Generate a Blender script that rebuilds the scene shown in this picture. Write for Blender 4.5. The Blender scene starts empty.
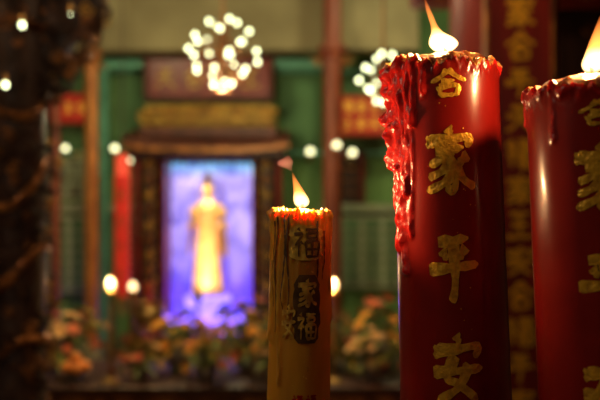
import bpy, math, random
from mathutils import Vector, noise
random.seed(7)
scene = bpy.context.scene
try:
    scene.view_settings.view_transform = 'Standard'
except Exception:
    pass
PI = math.pi

# ------------------------------------------------------------------ materials
def mat(name, c1, c2=None, rough=0.5, metal=0.0, nscale=6.0, bump=0.0, stretch=(1,1,1), sss=0.0, sss_r=(0.02,0.005,0.002),
        coat=0.0, emis=None, emis_s=0.0, contrast=(0.35,0.65), detail=4.0):
    m = bpy.data.materials.new(name); m.use_nodes = True
    nt = m.node_tree; b = nt.nodes['Principled BSDF']
    b.inputs['Roughness'].default_value = rough
    b.inputs['Metallic'].default_value = metal
    tc = nt.nodes.new('ShaderNodeTexCoord'); mp = nt.nodes.new('ShaderNodeMapping')
    mp.inputs['Scale'].default_value = stretch
    nz = nt.nodes.new('ShaderNodeTexNoise'); nz.inputs['Scale'].default_value = nscale; nz.inputs['Detail'].default_value = detail
    nt.links.new(tc.outputs['Object'], mp.inputs[0]); nt.links.new(mp.outputs[0], nz.inputs['Vector'])
    rp = nt.nodes.new('ShaderNodeValToRGB')
    rp.color_ramp.elements[0].position = contrast[0]; rp.color_ramp.elements[1].position = contrast[1]
    c2 = c2 or tuple(x*0.7 for x in c1)
    rp.color_ramp.elements[0].color = (*c2, 1); rp.color_ramp.elements[1].color = (*c1, 1)
    nt.links.new(nz.outputs['Fac'], rp.inputs[0]); nt.links.new(rp.outputs[0], b.inputs['Base Color'])
    if bump:
        bp = nt.nodes.new('ShaderNodeBump'); bp.inputs['Strength'].default_value = bump; bp.inputs['Distance'].default_value = 0.01
        nt.links.new(nz.outputs['Fac'], bp.inputs['Height']); nt.links.new(bp.outputs[0], b.inputs['Normal'])
    if sss:
        b.inputs['Subsurface Weight'].default_value = sss
        b.inputs['Subsurface Radius'].default_value = (1, sss_r[1]/sss_r[0], sss_r[2]/sss_r[0])
        b.inputs['Subsurface Scale'].default_value = sss_r[0]
    if coat:
        b.inputs['Coat Weight'].default_value = coat; b.inputs['Coat Roughness'].default_value = 0.12
    if emis:
        b.inputs['Emission Color'].default_value = (*emis, 1); b.inputs['Emission Strength'].default_value = emis_s
    return m

M = {}
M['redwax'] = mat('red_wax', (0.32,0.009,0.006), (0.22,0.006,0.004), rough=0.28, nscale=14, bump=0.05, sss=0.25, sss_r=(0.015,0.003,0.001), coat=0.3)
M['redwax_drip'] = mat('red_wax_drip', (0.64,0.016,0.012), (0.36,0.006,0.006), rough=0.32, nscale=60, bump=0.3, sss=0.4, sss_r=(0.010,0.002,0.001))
M['corewax'] = mat('core_wax', (0.78,0.42,0.12), (0.34,0.08,0.025), rough=0.4, nscale=70, bump=0.6, sss=0.35, sss_r=(0.008,0.004,0.002), contrast=(.40,.56))
M['yelwax'] = mat('yellow_wax', (0.86,0.43,0.028), (0.58,0.24,0.016), rough=0.40, nscale=22, bump=0.25, stretch=(1,1,0.18), sss=0.6, sss_r=(0.02,0.008,0.002), contrast=(0.35,0.62))
M['yeldrip'] = mat('yellow_wax_drip', (0.80,0.42,0.04), (0.42,0.18,0.02), rough=0.34, nscale=60, bump=0.3, stretch=(1,1,0.4), sss=0.4, sss_r=(0.012,0.006,0.002))
M['brownwax'] = mat('soot_wax', (0.16,0.07,0.016), (0.07,0.03,0.01), rough=0.5, nscale=60, bump=0.3)
M['goldleaf'] = mat('gold_leaf', (1.0,0.55,0.04), (0.66,0.29,0.025), rough=0.36, metal=0.4, nscale=160, bump=0.3, contrast=(0.3,0.55))
M['dullgold'] = mat('dull_gold_leaf', (0.95,0.62,0.10), (0.50,0.25,0.04), rough=0.4, metal=0.3, nscale=90, bump=0.3, contrast=(0.4,0.6))
M['wick'] = mat('wick', (0.02,0.015,0.012), rough=0.9)
M['gold'] = mat('gilt_carving', (0.80,0.48,0.08), (0.38,0.17,0.03), rough=0.4, metal=0.35, nscale=14, bump=0.2)
M['crestgold'] = mat('dull_gilt_crest', (0.56,0.36,0.06), (0.28,0.14,0.03), rough=0.45, metal=0.3, nscale=14, bump=0.2)
M['goldbrown'] = mat('aged_gilt', (0.50,0.20,0.045), (0.12,0.04,0.015), rough=0.42, metal=0.35, nscale=12, bump=0.3)
M['darkwood'] = mat('dark_lacquer_wood', (0.07,0.028,0.016), (0.03,0.012,0.008), rough=0.5, nscale=5, stretch=(4,4,0.5))
M['redlac'] = mat('red_lacquer', (0.24,0.018,0.012), (0.14,0.010,0.008), rough=0.35, nscale=5, stretch=(3,3,0.5))
M['redbrown'] = mat('redbrown_column', (0.32,0.08,0.035), (0.18,0.04,0.02), rough=0.45, nscale=6, stretch=(3,3,0.4))
M['rooftile'] = mat('dark_roof_tile', (0.14,0.035,0.02), (0.07,0.018,0.01), rough=0.5, nscale=8)
M['goldcol'] = mat('gilt_column', (0.70,0.29,0.06), (0.34,0.11,0.03), rough=0.4, metal=.2, nscale=9, stretch=(3,3,0.6))
M['green'] = mat('green_wall_paint', (0.20,0.40,0.12), (0.13,0.29,0.085), rough=0.7, nscale=1.6)
M['greendk'] = mat('green_panel_paint', (0.11,0.26,0.10), (0.07,0.17,0.06), rough=0.7, nscale=2.5)
M['teal'] = mat('teal_trim_paint', (0.20,0.62,0.42), (0.13,0.45,0.30), rough=0.5, nscale=4)
M['cream'] = mat('cream_plaster', (0.40,0.35,0.18), (0.28,0.24,0.12), rough=0.8, nscale=2.0)
M['palegreen'] = mat('pale_green_plaster', (0.46,0.53,0.32), (0.32,0.38,0.24), rough=0.7, nscale=3)
M['ceil'] = mat('ceiling_boards', (0.10,0.06,0.035), (0.05,0.03,0.02), rough=0.8, nscale=4, stretch=(6,0.6,1))
M['sidewall'] = mat('side_wall_plaster', (0.16,0.09,0.06), (0.10,0.06,0.04), rough=0.8, nscale=2)
M['brass'] = mat('brass', (0.6,0.4,0.14), (0.4,0.25,0.08), rough=0.3, metal=0.9, nscale=20)
M['bulb'] = mat('lit_bulb', (1,1,0.9), rough=0.4, emis=(0.93,1.0,0.55), emis_s=6.0)
M['globe'] = mat('lit_globe', (1,1,0.9), rough=0.4, emis=(1.0,0.96,0.52), emis_s=3.0)
M['warmglobe'] = mat('warm_lit_globe', (1,0.9,0.7), rough=0.4, emis=(1.0,0.70,0.34), emis_s=3.2)
M['redglow'] = mat('lit_red_silk', (0.7,0.03,0.02), rough=0.6, emis=(1.0,0.10,0.04), emis_s=0.7)
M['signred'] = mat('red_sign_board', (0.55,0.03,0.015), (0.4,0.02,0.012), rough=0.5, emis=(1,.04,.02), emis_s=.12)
M['redsilk'] = mat('red_silk', (0.75,0.035,0.02), (0.5,0.018,0.012), rough=0.6)
M['redsilk_addglow'] = mat('red_silk_added_glow', (0.75,0.035,0.02), (0.5,0.018,0.012), rough=0.6, emis=(1,.04,.015), emis_s=.22)  # banner silk, emission added to brighten the whole length
M['violettube'] = mat('violet_led_tube', (0.8,0.7,0.9), emis=(0.90,0.48,0.55), emis_s=0.8)
M['violetlow'] = mat('blue_led_tube', (0.4,0.3,0.9), emis=(0.25,0.12,1.0), emis_s=3.2)
M['statue'] = mat('gilded_statue', (0.98,0.68,0.32), (0.80,0.46,0.16), rough=0.38, metal=0.2, nscale=9)
M['face'] = mat('statue_face_paint', (0.05,0.02,0.01), rough=0.6)
M['lotus'] = mat('lotus_petals', (0.5,0.4,0.9), (0.3,0.25,0.8), rough=0.4, emis=(0.30,0.20,1.0), emis_s=1.5)  # blue LED glow put into the petals as emission
M['leaf'] = mat('leaf', (0.20,0.26,0.05), (0.09,0.12,0.03), rough=0.6, nscale=9)
M['fyel'] = mat('yellow_blossom', (0.85,0.50,0.08), (0.6,0.28,0.04), rough=0.7)
M['fpink'] = mat('dusty_pink_blossom', (0.72,0.22,0.12), (0.5,0.11,0.07), rough=0.7)
M['fwhite'] = mat('cream_blossom', (0.75,0.54,0.26), (0.5,0.34,0.16), rough=0.7)
M['orange'] = mat('orange_peel', (0.75,0.28,0.03), (0.6,0.18,0.02), rough=0.5, nscale=80, bump=0.2)
M['porcelain'] = mat('porcelain', (0.30,0.26,0.2), (0.16,0.15,0.18), rough=0.25, nscale=25)
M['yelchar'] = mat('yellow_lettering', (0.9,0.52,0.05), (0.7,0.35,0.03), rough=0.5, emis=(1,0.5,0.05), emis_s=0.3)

def floor_mat():
    m = bpy.data.materials.new('floor_tiles'); m.use_nodes = True; nt = m.node_tree; b = nt.nodes['Principled BSDF']
    tc = nt.nodes.new('ShaderNodeTexCoord'); br = nt.nodes.new('ShaderNodeTexBrick')
    br.inputs['Scale'].default_value = 1.6; br.offset = 0
    br.inputs['Color1'].default_value = (0.09,0.06,0.04,1); br.inputs['Color2'].default_value = (0.07,0.045,0.03,1)
    br.inputs['Mortar'].default_value = (0.02,0.015,0.01,1); br.inputs['Mortar Size'].default_value = 0.01
    br.inputs['Brick Width'].default_value = 0.8; br.inputs['Row Height'].default_value = 0.8
    nt.links.new(tc.outputs['Object'], br.inputs['Vector']); nt.links.new(br.outputs[0], b.inputs['Base Color'])
    b.inputs['Roughness'].default_value = 0.35
    return m
M['floor'] = floor_mat()

# shrine niche mural, its LED light painted in as emission
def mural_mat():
    m = bpy.data.materials.new('painted_glow_mural'); m.use_nodes = True; nt = m.node_tree; b = nt.nodes['Principled BSDF']
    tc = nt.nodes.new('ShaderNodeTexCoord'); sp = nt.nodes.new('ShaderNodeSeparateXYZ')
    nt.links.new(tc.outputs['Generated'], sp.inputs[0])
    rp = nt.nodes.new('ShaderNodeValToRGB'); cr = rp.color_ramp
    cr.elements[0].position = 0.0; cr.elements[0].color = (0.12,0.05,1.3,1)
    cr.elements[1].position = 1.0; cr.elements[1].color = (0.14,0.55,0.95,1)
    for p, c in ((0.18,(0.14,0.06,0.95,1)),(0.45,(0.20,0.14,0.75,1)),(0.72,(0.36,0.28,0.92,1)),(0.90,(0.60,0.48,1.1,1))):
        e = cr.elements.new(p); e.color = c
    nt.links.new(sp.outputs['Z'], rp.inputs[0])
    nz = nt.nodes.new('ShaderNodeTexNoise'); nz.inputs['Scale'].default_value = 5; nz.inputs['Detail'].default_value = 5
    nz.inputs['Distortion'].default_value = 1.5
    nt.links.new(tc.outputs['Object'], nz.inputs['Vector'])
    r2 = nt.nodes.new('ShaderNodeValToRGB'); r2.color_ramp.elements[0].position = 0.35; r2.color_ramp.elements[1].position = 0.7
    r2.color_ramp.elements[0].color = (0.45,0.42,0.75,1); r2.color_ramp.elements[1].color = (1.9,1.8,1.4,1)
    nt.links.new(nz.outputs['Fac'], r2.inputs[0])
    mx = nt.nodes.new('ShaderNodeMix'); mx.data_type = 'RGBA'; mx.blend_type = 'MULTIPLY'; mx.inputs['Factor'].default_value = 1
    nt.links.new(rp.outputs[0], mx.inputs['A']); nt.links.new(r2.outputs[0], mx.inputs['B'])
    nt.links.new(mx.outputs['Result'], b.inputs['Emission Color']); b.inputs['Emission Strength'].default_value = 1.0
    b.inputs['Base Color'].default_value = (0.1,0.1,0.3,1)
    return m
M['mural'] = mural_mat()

def flame_mat(name, strength, cols):
    m = bpy.data.materials.new(name); m.use_nodes = True; nt = m.node_tree
    for n in list(nt.nodes): nt.nodes.remove(n)
    out = nt.nodes.new('ShaderNodeOutputMaterial'); em = nt.nodes.new('ShaderNodeEmission')
    tc = nt.nodes.new('ShaderNodeTexCoord'); sp = nt.nodes.new('ShaderNodeSeparateXYZ')
    nt.links.new(tc.outputs['Generated'], sp.inputs[0])
    rp = nt.nodes.new('ShaderNodeValToRGB'); cr = rp.color_ramp
    cr.elements[0].position = cols[0][0]; cr.elements[0].color = (*cols[0][1],1)
    cr.elements[1].position = cols[-1][0]; cr.elements[1].color = (*cols[-1][1],1)
    for p, c in cols[1:-1]:
        e = cr.elements.new(p); e.color = (*c,1)
    nt.links.new(sp.outputs['Z'], rp.inputs[0]); nt.links.new(rp.outputs[0], em.inputs['Color'])
    em.inputs['Strength'].default_value = strength
    nt.links.new(em.outputs[0], out.inputs['Volume'])
    return m
M['flame'] = flame_mat('flame_gas', 380, [(0.0,(0.5,0.2,0.05)),(0.12,(1,0.60,0.24)),(0.34,(1,0.55,0.18)),(0.48,(0.7,0.20,0.035)),(1.0,(0.42,0.08,0.012))])
M['flame_puff'] = flame_mat('flame_wisp_gas', 40, [(0.0,(1,0.25,0.12)),(0.5,(1,0.3,0.16)),(1.0,(0.8,0.15,0.08))])

# ------------------------------------------------------------------ mesh builder
class MB:
    def __init__(s): s.v=[]; s.f=[]; s.m=[]; s.mats=[]
    def mi(s, key):
        if key not in s.mats: s.mats.append(key)
        return s.mats.index(key)
    def quadgrid(s, rows, key, closed=True, cap0=False, cap1=False):
        i = s.mi(key); base = len(s.v); n = len(rows[0])
        for r in rows: s.v.extend(r)
        for a in range(len(rows)-1):
            for b in range(n if closed else n-1):
                b2 = (b+1) % n
                s.f.append((base+a*n+b, base+a*n+b2, base+(a+1)*n+b2, base+(a+1)*n+b)); s.m.append(i)
        if cap0: s.f.append(tuple(base+k for k in range(n))[::-1]); s.m.append(i)
        if cap1: s.f.append(tuple(base+(len(rows)-1)*n+k for k in range(n))); s.m.append(i)
    def box(s, x0,x1,y0,y1,z0,z1,key, bev=0.0):
        if bev > 0:
            b = min(bev, (x1-x0)/3, (y1-y0)/3, (z1-z0)/3)
            def ring(z, ins):
                X0,X1,Y0,Y1 = x0+ins,x1-ins,y0+ins,y1-ins
                return [(X0+b,Y0,z),(X1-b,Y0,z),(X1,Y0+b,z),(X1,Y1-b,z),(X1-b,Y1,z),(X0+b,Y1,z),(X0,Y1-b,z),(X0,Y0+b,z)]
            s.quadgrid([ring(z0,b),ring(z0+b,0),ring(z1-b,0),ring(z1,b)], key, True, True, True); return
        r = lambda z: [(x0,y0,z),(x1,y0,z),(x1,y1,z),(x0,y1,z)]
        s.quadgrid([r(z0),r(z1)], key, True, True, True)
    def lathe(s, prof, c, key, n=24, sx=1, sy=1, rip=0, ripn=0):
        rows = []
        for r,z in prof:
            rows.append([(c[0]+r*sx*(1+rip*math.sin(ripn*2*PI*k/n))*math.cos(2*PI*k/n), c[1]+r*sy*(1+rip*math.sin(ripn*2*PI*k/n))*math.sin(2*PI*k/n), c[2]+z) for k in range(n)])
        s.quadgrid(rows, key, True, True, True)
    def sphere(s, c, r, key, n=12, sx=1, sy=1, sz=1):
        h = n//2+1
        s.lathe([(max(1e-4, r*math.sin(PI*i/h)), -r*sz*math.cos(PI*i/h)) for i in range(h+1)], c, key, n, sx, sy)
    def tube(s, pts, rad, key, n=8):
        pts = [Vector(p) for p in pts]
        if not isinstance(rad, (list,tuple)): rad = [rad]*len(pts)
        rows = []; up = Vector((0.13,0.31,0.94)).normalized()
        for i,p in enumerate(pts):
            t = (pts[min(i+1,len(pts)-1)]-pts[max(i-1,0)]).normalized()
            a = t.cross(up)
            if a.length < 0.05: a = t.cross(Vector((1,0,0)))
            a.normalize(); b = a.cross(t)
            rows.append([tuple(p+(a*math.cos(2*PI*k/n)+b*math.sin(2*PI*k/n))*rad[i]) for k in range(n)])
        s.quadgrid(rows, key, True, True, True)
    def scroll(s, c, r, key, th=None, turns=1.4, flip=1, plane='xz', a0=0.0, n=16):
        th = th or r*0.18; pts=[]; rd=[]
        for i in range(n+1):
            t=i/n; a=a0+turns*2*PI*t; q=r*(1-0.8*t)
            dx,dz = flip*q*math.cos(a), q*math.sin(a)
            pts.append((c[0]+dx,c[1],c[2]+dz) if plane=='xz' else (c[0],c[1]+dx,c[2]+dz)); rd.append(th*(1-0.3*t))
        s.tube(pts, rd, key, 6); s.sphere(pts[-1], th*1.6, key, 8)
    def obj(s, name, parent=None, smooth=True, loc=None, rot=None):
        me = bpy.data.meshes.new(name); me.from_pydata([tuple(v) for v in s.v], [], s.f); me.validate()
        for k in s.mats: me.materials.append(M[k])
        if len(me.polygons) == len(s.m):
            for p,i in zip(me.polygons, s.m): p.material_index = i
        o = bpy.data.objects.new(name, me); scene.collection.objects.link(o)
        if smooth:
            me.polygons.foreach_set('use_smooth', [True]*len(me.polygons))
            try: me.set_sharp_from_angle(angle=math.radians(38))
            except Exception: pass
        if parent: o.parent = parent
        if loc: o.location = loc
        if rot: o.rotation_euler = rot
        return o

def empty(name, loc=(0,0,0), rot=(0,0,0)):
    e = bpy.data.objects.new(name, None); scene.collection.objects.link(e); e.location = loc; e.rotation_euler = rot; e.empty_display_size = 0.1
    return e
def light(name, kind, loc, energy, color, size=0.1, rot=None, parent=None, spot=None):
    l = bpy.data.lights.new(name, kind); l.energy = energy; l.color = color
    if kind == 'AREA': l.size = size
    else: l.shadow_soft_size = size
    if spot: l.spot_size = spot; l.spot_blend = 0.6
    o = bpy.data.objects.new(name, l); scene.collection.objects.link(o); o.location = loc
    if rot: o.rotation_euler = rot
    if parent: o.parent = parent
    return o

# ------------------------------------------------------------------ brush calligraphy
G = {
'jia': [[(0.48,1.02),(0.56,0.9)],[(0.13,0.88),(0.06,0.70)],[(0.10,0.81),(0.5,0.83),(0.93,0.86),(0.84,0.70)],[(0.22,0.65),(0.8,0.70)],
        [(0.55,0.67),(0.35,0.52),(0.08,0.42)],[(0.38,0.56),(0.58,0.42),(0.63,0.18),(0.55,0.0),(0.42,0.08)],[(0.52,0.44),(0.3,0.3),(0.06,0.22)],
        [(0.58,0.28),(0.36,0.12),(0.02,0.0)],[(0.88,0.58),(0.66,0.42)],[(0.62,0.42),(0.78,0.18),(1.02,0.05)]],
'ping': [[(0.2,0.90),(0.82,0.96)],[(0.27,0.78),(0.38,0.62)],[(0.76,0.82),(0.6,0.62)],[(0.0,0.47),(0.5,0.5),(1.02,0.55)],[(0.5,0.92),(0.53,0.4),(0.50,0.1),(0.44,-0.04)]],
'an': [[(0.48,1.02),(0.56,0.88)],[(0.12,0.84),(0.06,0.64)],[(0.1,0.78),(0.5,0.8),(0.94,0.84),(0.84,0.66)],[(0.46,0.70),(0.27,0.36),(0.5,0.26),(0.9,0.0)],
       [(0.74,0.56),(0.5,0.2),(0.06,-0.02)],[(0.0,0.43),(0.5,0.46),(1.02,0.50)]],
'he': [[(0.5,1.0),(0.3,0.75),(0.0,0.55)],[(0.5,1.0),(0.75,0.75),(1.03,0.58)],[(0.3,0.58),(0.7,0.6)],[(0.24,0.40),(0.28,0.02)],[(0.24,0.38),(0.78,0.41),(0.72,0.02)],[(0.28,0.08),(0.72,0.08)]],
'fu': [[(0.16,1.0),(0.24,0.9)],[(0.02,0.78),(0.34,0.8),(0.05,0.4)],[(0.2,0.6),(0.2,0.0)],[(0.25,0.55),(0.36,0.45)],[(0.45,0.95),(0.98,0.97)],[(0.52,0.84),(0.54,0.64)],
       [(0.52,0.83),(0.9,0.84),(0.86,0.65)],[(0.54,0.67),(0.86,0.67)],[(0.46,0.54),(0.5,0.0)],[(0.46,0.53),(0.98,0.54),(0.93,0.0)],[(0.5,0.28),(0.93,0.28)],[(0.71,0.53),(0.71,0.03)],[(0.5,0.03),(0.93,0.03)]],
'tian': [[(0.2,0.88),(0.82,0.9)],[(0.05,0.56),(0.97,0.6)],[(0.52,0.88),(0.45,0.4),(0.02,0.0)],[(0.5,0.55),(0.68,0.25),(1.0,0.0)]],
'wang': [[(0.15,0.9),(0.87,0.93)],[(0.2,0.5),(0.8,0.52)],[(0.02,0.06),(1.0,0.09)],[(0.5,0.9),(0.51,0.08)]],
}
def catmull(pts, k=5):
    if len(pts) == 2: 
        a,b = pts; return [(a[0]+(b[0]-a[0])*i/4, a[1]+(b[1]-a[1])*i/4) for i in range(5)]
    P = [pts[0]]+list(pts)+[pts[-1]]; out=[]
    for i in range(1,len(P)-2):
        p0,p1,p2,p3 = P[i-1:i+3]
        for j in range(k):
            t=j/k
            out.append(tuple(0.5*((2*p1[d])+(-p0[d]+p2[d])*t+(2*p0[d]-5*p1[d]+4*p2[d]-p3[d])*t*t+(-p0[d]+3*p1[d]-3*p2[d]+p3[d])*t**3) for d in (0,1)))
    out.append(pts[-1]); return out
def glyph(mb, g, fn, key, w=0.065, seed=0, zoff=0.0):
    rnd = random.Random(seed)
    for si, st in enumerate(G[g]):
        pts = catmull(st); n=len(pts); L=[];R=[]
        for i,p in enumerate(pts):
            a=pts[max(i-1,0)]; b=pts[min(i+1,n-1)]; dx,dy=b[0]-a[0],b[1]-a[1]; l=math.hypot(dx,dy) or 1
            t=i/(n-1); ww = w*(0.70+0.6*abs(math.cos(t*PI))**1.5)*(1-0.55*t**3)*(1+rnd.uniform(-.12,.12))
            if i == 0: ww *= 0.75
            if i == n-1: ww *= 0.3
            nx,ny = -dy/l*ww, dx/l*ww
            L.append((p[0]+nx,p[1]+ny)); R.append((p[0]-nx,p[1]-ny))
        off = zoff+si*0.08
        rows = [[fn(q[0],q[1],off) for q in L],[fn((q[0]+r[0])/2,(q[1]+r[1])/2,off+0.6) for q,r in zip(L,R)],[fn(q[0],q[1],off) for q in R]]
        mb.quadgrid(rows, key, closed=False)
def flat_glyph(mb, g, x, y, z, w, h, key, sw=0.065, seed=0):
    """planar glyph facing -Y, lower-left corner x,z"""
    glyph(mb, g, lambda u,v,o: (x+u*w, y-0.002-o*0.001, z+v*h), key, sw, seed)

# ------------------------------------------------------------------ room shell
def shell(name, *a, key):
    mb = MB(); mb.box(*a, key); return mb.obj(name, smooth=False)
X0,X1,Y0,Y1,ZC = -4.2,4.2,-2.4,8.6,4.1
shell('floor', X0-.1,X1+.1,Y0-.1,Y1+.1,-0.1,0, key='floor')
shell('ceiling', X0-.1,X1+.1,Y0-.1,Y1+.1,ZC,ZC+.1, key='ceil')
shell('wall_left', X0-.1,X0,Y0,Y1,0,ZC, key='sidewall')
shell('wall_right', X1,X1+.1,Y0,Y1,0,ZC, key='sidewall')
shell('wall_back', X0-.1,X1+.1,Y1,Y1+.1,0,ZC, key='green')
shell('wall_front', X0-.1,X1+.1,Y0-.1,Y0,0,ZC, key='sidewall')
t = MB(); t.box(-2.3,1.15,8.0,8.3,2.93,ZC,'cream',0.02); t.obj('trim_1')
t = MB(); t.box(-2.1,0.35,8.3,8.36,2.82,2.90,'teal'); t.box(-2.02,-1.92,8.28,8.4,0.0,2.86,'teal'); t.box(0.26,0.34,8.28,8.4,0.0,2.86,'teal'); t.obj('trim_2', smooth=False)
t = MB(); t.box(-4.2,-1.6,8.45,8.6,1.38,1.46,'palegreen'); t.box(0.2,4.2,8.45,8.6,1.38,1.46,'palegreen'); t.obj('trim_3', smooth=False)
t = MB()
for (a,b) in ((-1.90,-1.58),(-0.2,0.2),(0.45,1.25),(-2.9,-2.2)):
    t.box(a,b,8.55,8.6,2.0,2.8,'greendk'); 
    t.box(a-.03,b+.03,8.53,8.6,2.8,2.84,'teal'); t.box(a-.03,b+.03,8.53,8.6,1.96,2.0,'teal')
t.obj('trim_4', smooth=False)
def window(name, x0, x1, z0, z1, inner='greendk'):
    mb = MB(); mb.box(x0,x1,8.5,8.6,z0,z1,'palegreen')
    n = max(2,int((x1-x0)/0.18)); w=(x1-x0)/n
    for i in range(n):
        a = x0+i*w+0.03; mb.box(a,a+w-.06,8.48,8.5,z0+.05,z1-.05,inner)
        for k in range(6):
            zz = z0+.09+k*(z1-z0-.15)/6; mb.box(a,a+w-.06,8.46,8.48,zz,zz+.03,'palegreen')
    mb.obj(name, smooth=False)
window('window_1', -2.75,-2.15,0.55,1.34); window('window_2', 0.42,1.05,0.6,1.34); window('window_3', -1.9,-1.62,0.7,1.34)
window('dark_door_left', -2.75,-2.2,1.50,1.93,'darkwood')  # the last one is a dark door, built from window panes and slats
mb = MB(); x0,x1,z0,z1=0.40,0.62,1.47,1.95
mb.box(x0,x1,8.54,8.6,z0,z1,'darkwood'); mb.box(x0-.04,x0,8.5,8.6,z0,z1+.04,'redlac'); mb.box(x1,x1+.04,8.5,8.6,z0,z1+.04,'redlac'); mb.box(x0-.04,x1+.04,8.5,8.6,z1,z1+.05,'redlac')
for k in range(4): mb.box(x0+.02,x1-.02,8.52,8.54,z0+.1+k*.12,z0+.12+k*.12,'goldbrown')
mb.obj('dark_door', smooth=False)  # dark door with red frame and gilt bars

# ------------------------------------------------------------------ columns
def column(name, x, y, r, key, top=ZC, cap_z=None, base='cream'):
    mb = MB()
    mb.lathe([(r*1.5,0),(r*1.5,.08),(r*1.25,.12),(r*1.35,.17),(r*1.05,.22)], (x,y,0), base, 24)
    mb.lathe([(r*1.02,.2),(r,1.0),(r*.97,top)], (x,y,0), key, 28)
    if cap_z:
        mb.lathe([(r,0),(r*1.25,.02),(r*1.1,.05),(r*1.5,.09),(r*1.5,.13),(r,.14)], (x,y,cap_z), key, 24)
        for s in (-1,1): mb.scroll((x+s*r*1.5,y-.02,cap_z-.02), r*.7, 'goldbrown', flip=s)
    return mb.obj(name)
column('hall_column', 0.30, 7.75, 0.088, 'redbrown', cap_z=2.80)
column('hall_column.001', -1.94, 7.75, 0.065, 'goldcol', cap_z=2.75)
column('hall_column.002', -2.20, 7.5, 0.04, 'redbrown', cap_z=2.65)

# ------------------------------------------------------------------ plaques and signs
e = empty('temple_name_plaque', (-0.9,8.2,2.70))
mb = MB(); mb.box(-.6,.6,0,.05,-.19,.19,'redlac',.01); mb.obj('board', e)
mb = MB()
mb.box(-.64,.64,-.02,.06,.19,.23,'rooftile',.01); mb.box(-.64,.64,-.02,.06,-.23,-.19,'rooftile',.01)
mb.box(-.64,-.6,-.02,.06,-.2,.2,'rooftile',.01); mb.box(.6,.64,-.02,.06,-.2,.2,'rooftile',.01); mb.obj('frame', e)
mb = MB()
for i,g in enumerate(('tian','he','fu','wang')): flat_glyph(mb, g, -.52+i*.28, -.002, -.1, .2, .2, 'crestgold', seed=i)
mb.obj('lettering', e, smooth=False)

e = empty('red_hall_sign', (0.74,8.2,2.33))
mb = MB(); mb.box(-.36,.36,0,.05,-.19,.19,'signred',.01); mb.box(-.38,.38,-.01,.055,.19,.205,'goldbrown'); mb.box(-.38,.38,-.01,.055,-.205,-.19,'goldbrown')
mb.box(-.34,-.30,.03,.4,-.1,-.06,'darkwood'); mb.box(.30,.34,.03,.4,-.1,-.06,'darkwood'); mb.obj('board', e)
mb = MB()
for r in range(2):
    for i in range(5): flat_glyph(mb, ('fu','jia','wang','an','tian')[(i+r*2)%5], -.31+i*.13, -.002, .035-r*.17, .09, .11, 'yelchar', .105, seed=i)
mb.obj('lettering', e, smooth=False)
e = empty('red_hall_sign.001', (-2.30,8.3,2.42))
mb = MB(); mb.box(-.2,.2,0,.25,-.14,.14,'signred',.01); mb.obj('board', e)
mb = MB()
for i in range(3): flat_glyph(mb, ('fu','jia','an')[i], -.17+i*.125, -.002, -.06, .08, .12, 'yelchar', .06, seed=i)
mb.obj('lettering', e, smooth=False)

# ------------------------------------------------------------------ shrine
sh = empty('statue_shrine', (-0.88,8.0,0))
mb = MB(); mb.box(-.72,.72,-.15,.55,0,.22,'darkwood',.02); mb.box(-.66,.66,-.1,.55,.22,.30,'goldbrown',.02)
for i in range(9): mb.scroll((-.6+i*.15,-.16,.12), .06, 'goldbrown', flip=1 if i%2 else -1)
mb.obj('plinth', sh)
mb = MB()
for s in (-1,1):
    mb.box(s*.56-.06,s*.56+.06,-.02,.5,.3,1.98,'darkwood',.01)
    mb.box(s*.435-.018,s*.435+.018,.0,.5,.3,1.9,'redlac',.005)
    mb.lathe([(.035,.3),(.032,1.9)], (s*.68,-.05,0),'redlac',14)
    for k in range(11):
        mb.scroll((s*.56,-.04,.38+k*.145), .05, 'gold' if k%2==0 else 'goldbrown', flip=s if k%2 else -s)
        mb.sphere((s*.50,-.04,.45+k*.145), .018,'gold',8)
mb.obj('posts', sh)
mb = MB(); mb.box(-.62,.62,.45,.52,.28,1.95,'darkwood'); mb.box(-.6,.6,0,.5,1.88,1.96,'darkwood')
mb.obj('case', sh, smooth=False)
mb = MB(); mb.box(-.42,.42,.43,.445,.3,1.87,'mural'); mb.obj('painted_glow_mural', sh, smooth=False)
mb = MB(); rows=[]
for yy,dz in ((-.25,0),(-.22,.05),(.1,.13),(.5,.16)):
    rows.append([(-.78+1.56*i/20, yy, 1.99+dz+0.05*abs(-1+2*i/20)**3) for i in range(21)])
rows2=[[(p[0],p[1],p[2]-.05) for p in r] for r in rows]
mb.quadgrid(rows,'rooftile',False); mb.quadgrid(rows2,'redlac',False)
mb.quadgrid([rows[0],rows2[0]],'goldbrown',False); mb.box(-.74,.74,-.18,.5,1.90,1.99,'darkwood',.01)
mb.box(-.66,.66,-.06,.5,2.1,2.20,'rooftile',.01)
for i in range(21): mb.tube([(-.72+i*.072,-.24,2.0+0.05*abs(-1+(.05+i*.072)/.78)**3),(-.72+i*.072,.1,2.14+0.05*abs(-1+(.05+i*.072)/.78)**3)],.014,'rooftile',6)
mb.obj('canopy', sh)
mb = MB()
mb.box(-.64,.64,.0,.06,2.20,2.24,'crestgold',.01)
for i in range(17):
    x=-.62+i*.0775; h=.05+.03*math.cos((i-8)/8*1.3)
    mb.scroll((x,-.02,2.25+h), h, 'gold' if i%3==0 else 'crestgold', flip=1 if i%2 else -1, a0=-1.2); mb.sphere((x+.03,-.03,2.26+h*1.7), .026,'gold',8)
    mb.sphere((x,0.0,2.24), .03,'crestgold',8)
mb.box(-.62,.62,.02,.05,2.22,2.42,'crestgold',.01)
mb.obj('gilt_crest', sh)
mb = MB()
for i in range(15):
    x=-.42+i*.06; mb.tube([(x,0,1.9),(x,0,1.84-.02*(i%2))],[.024,.006],'goldbrown',6)
mb.obj('valance', sh)

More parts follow.
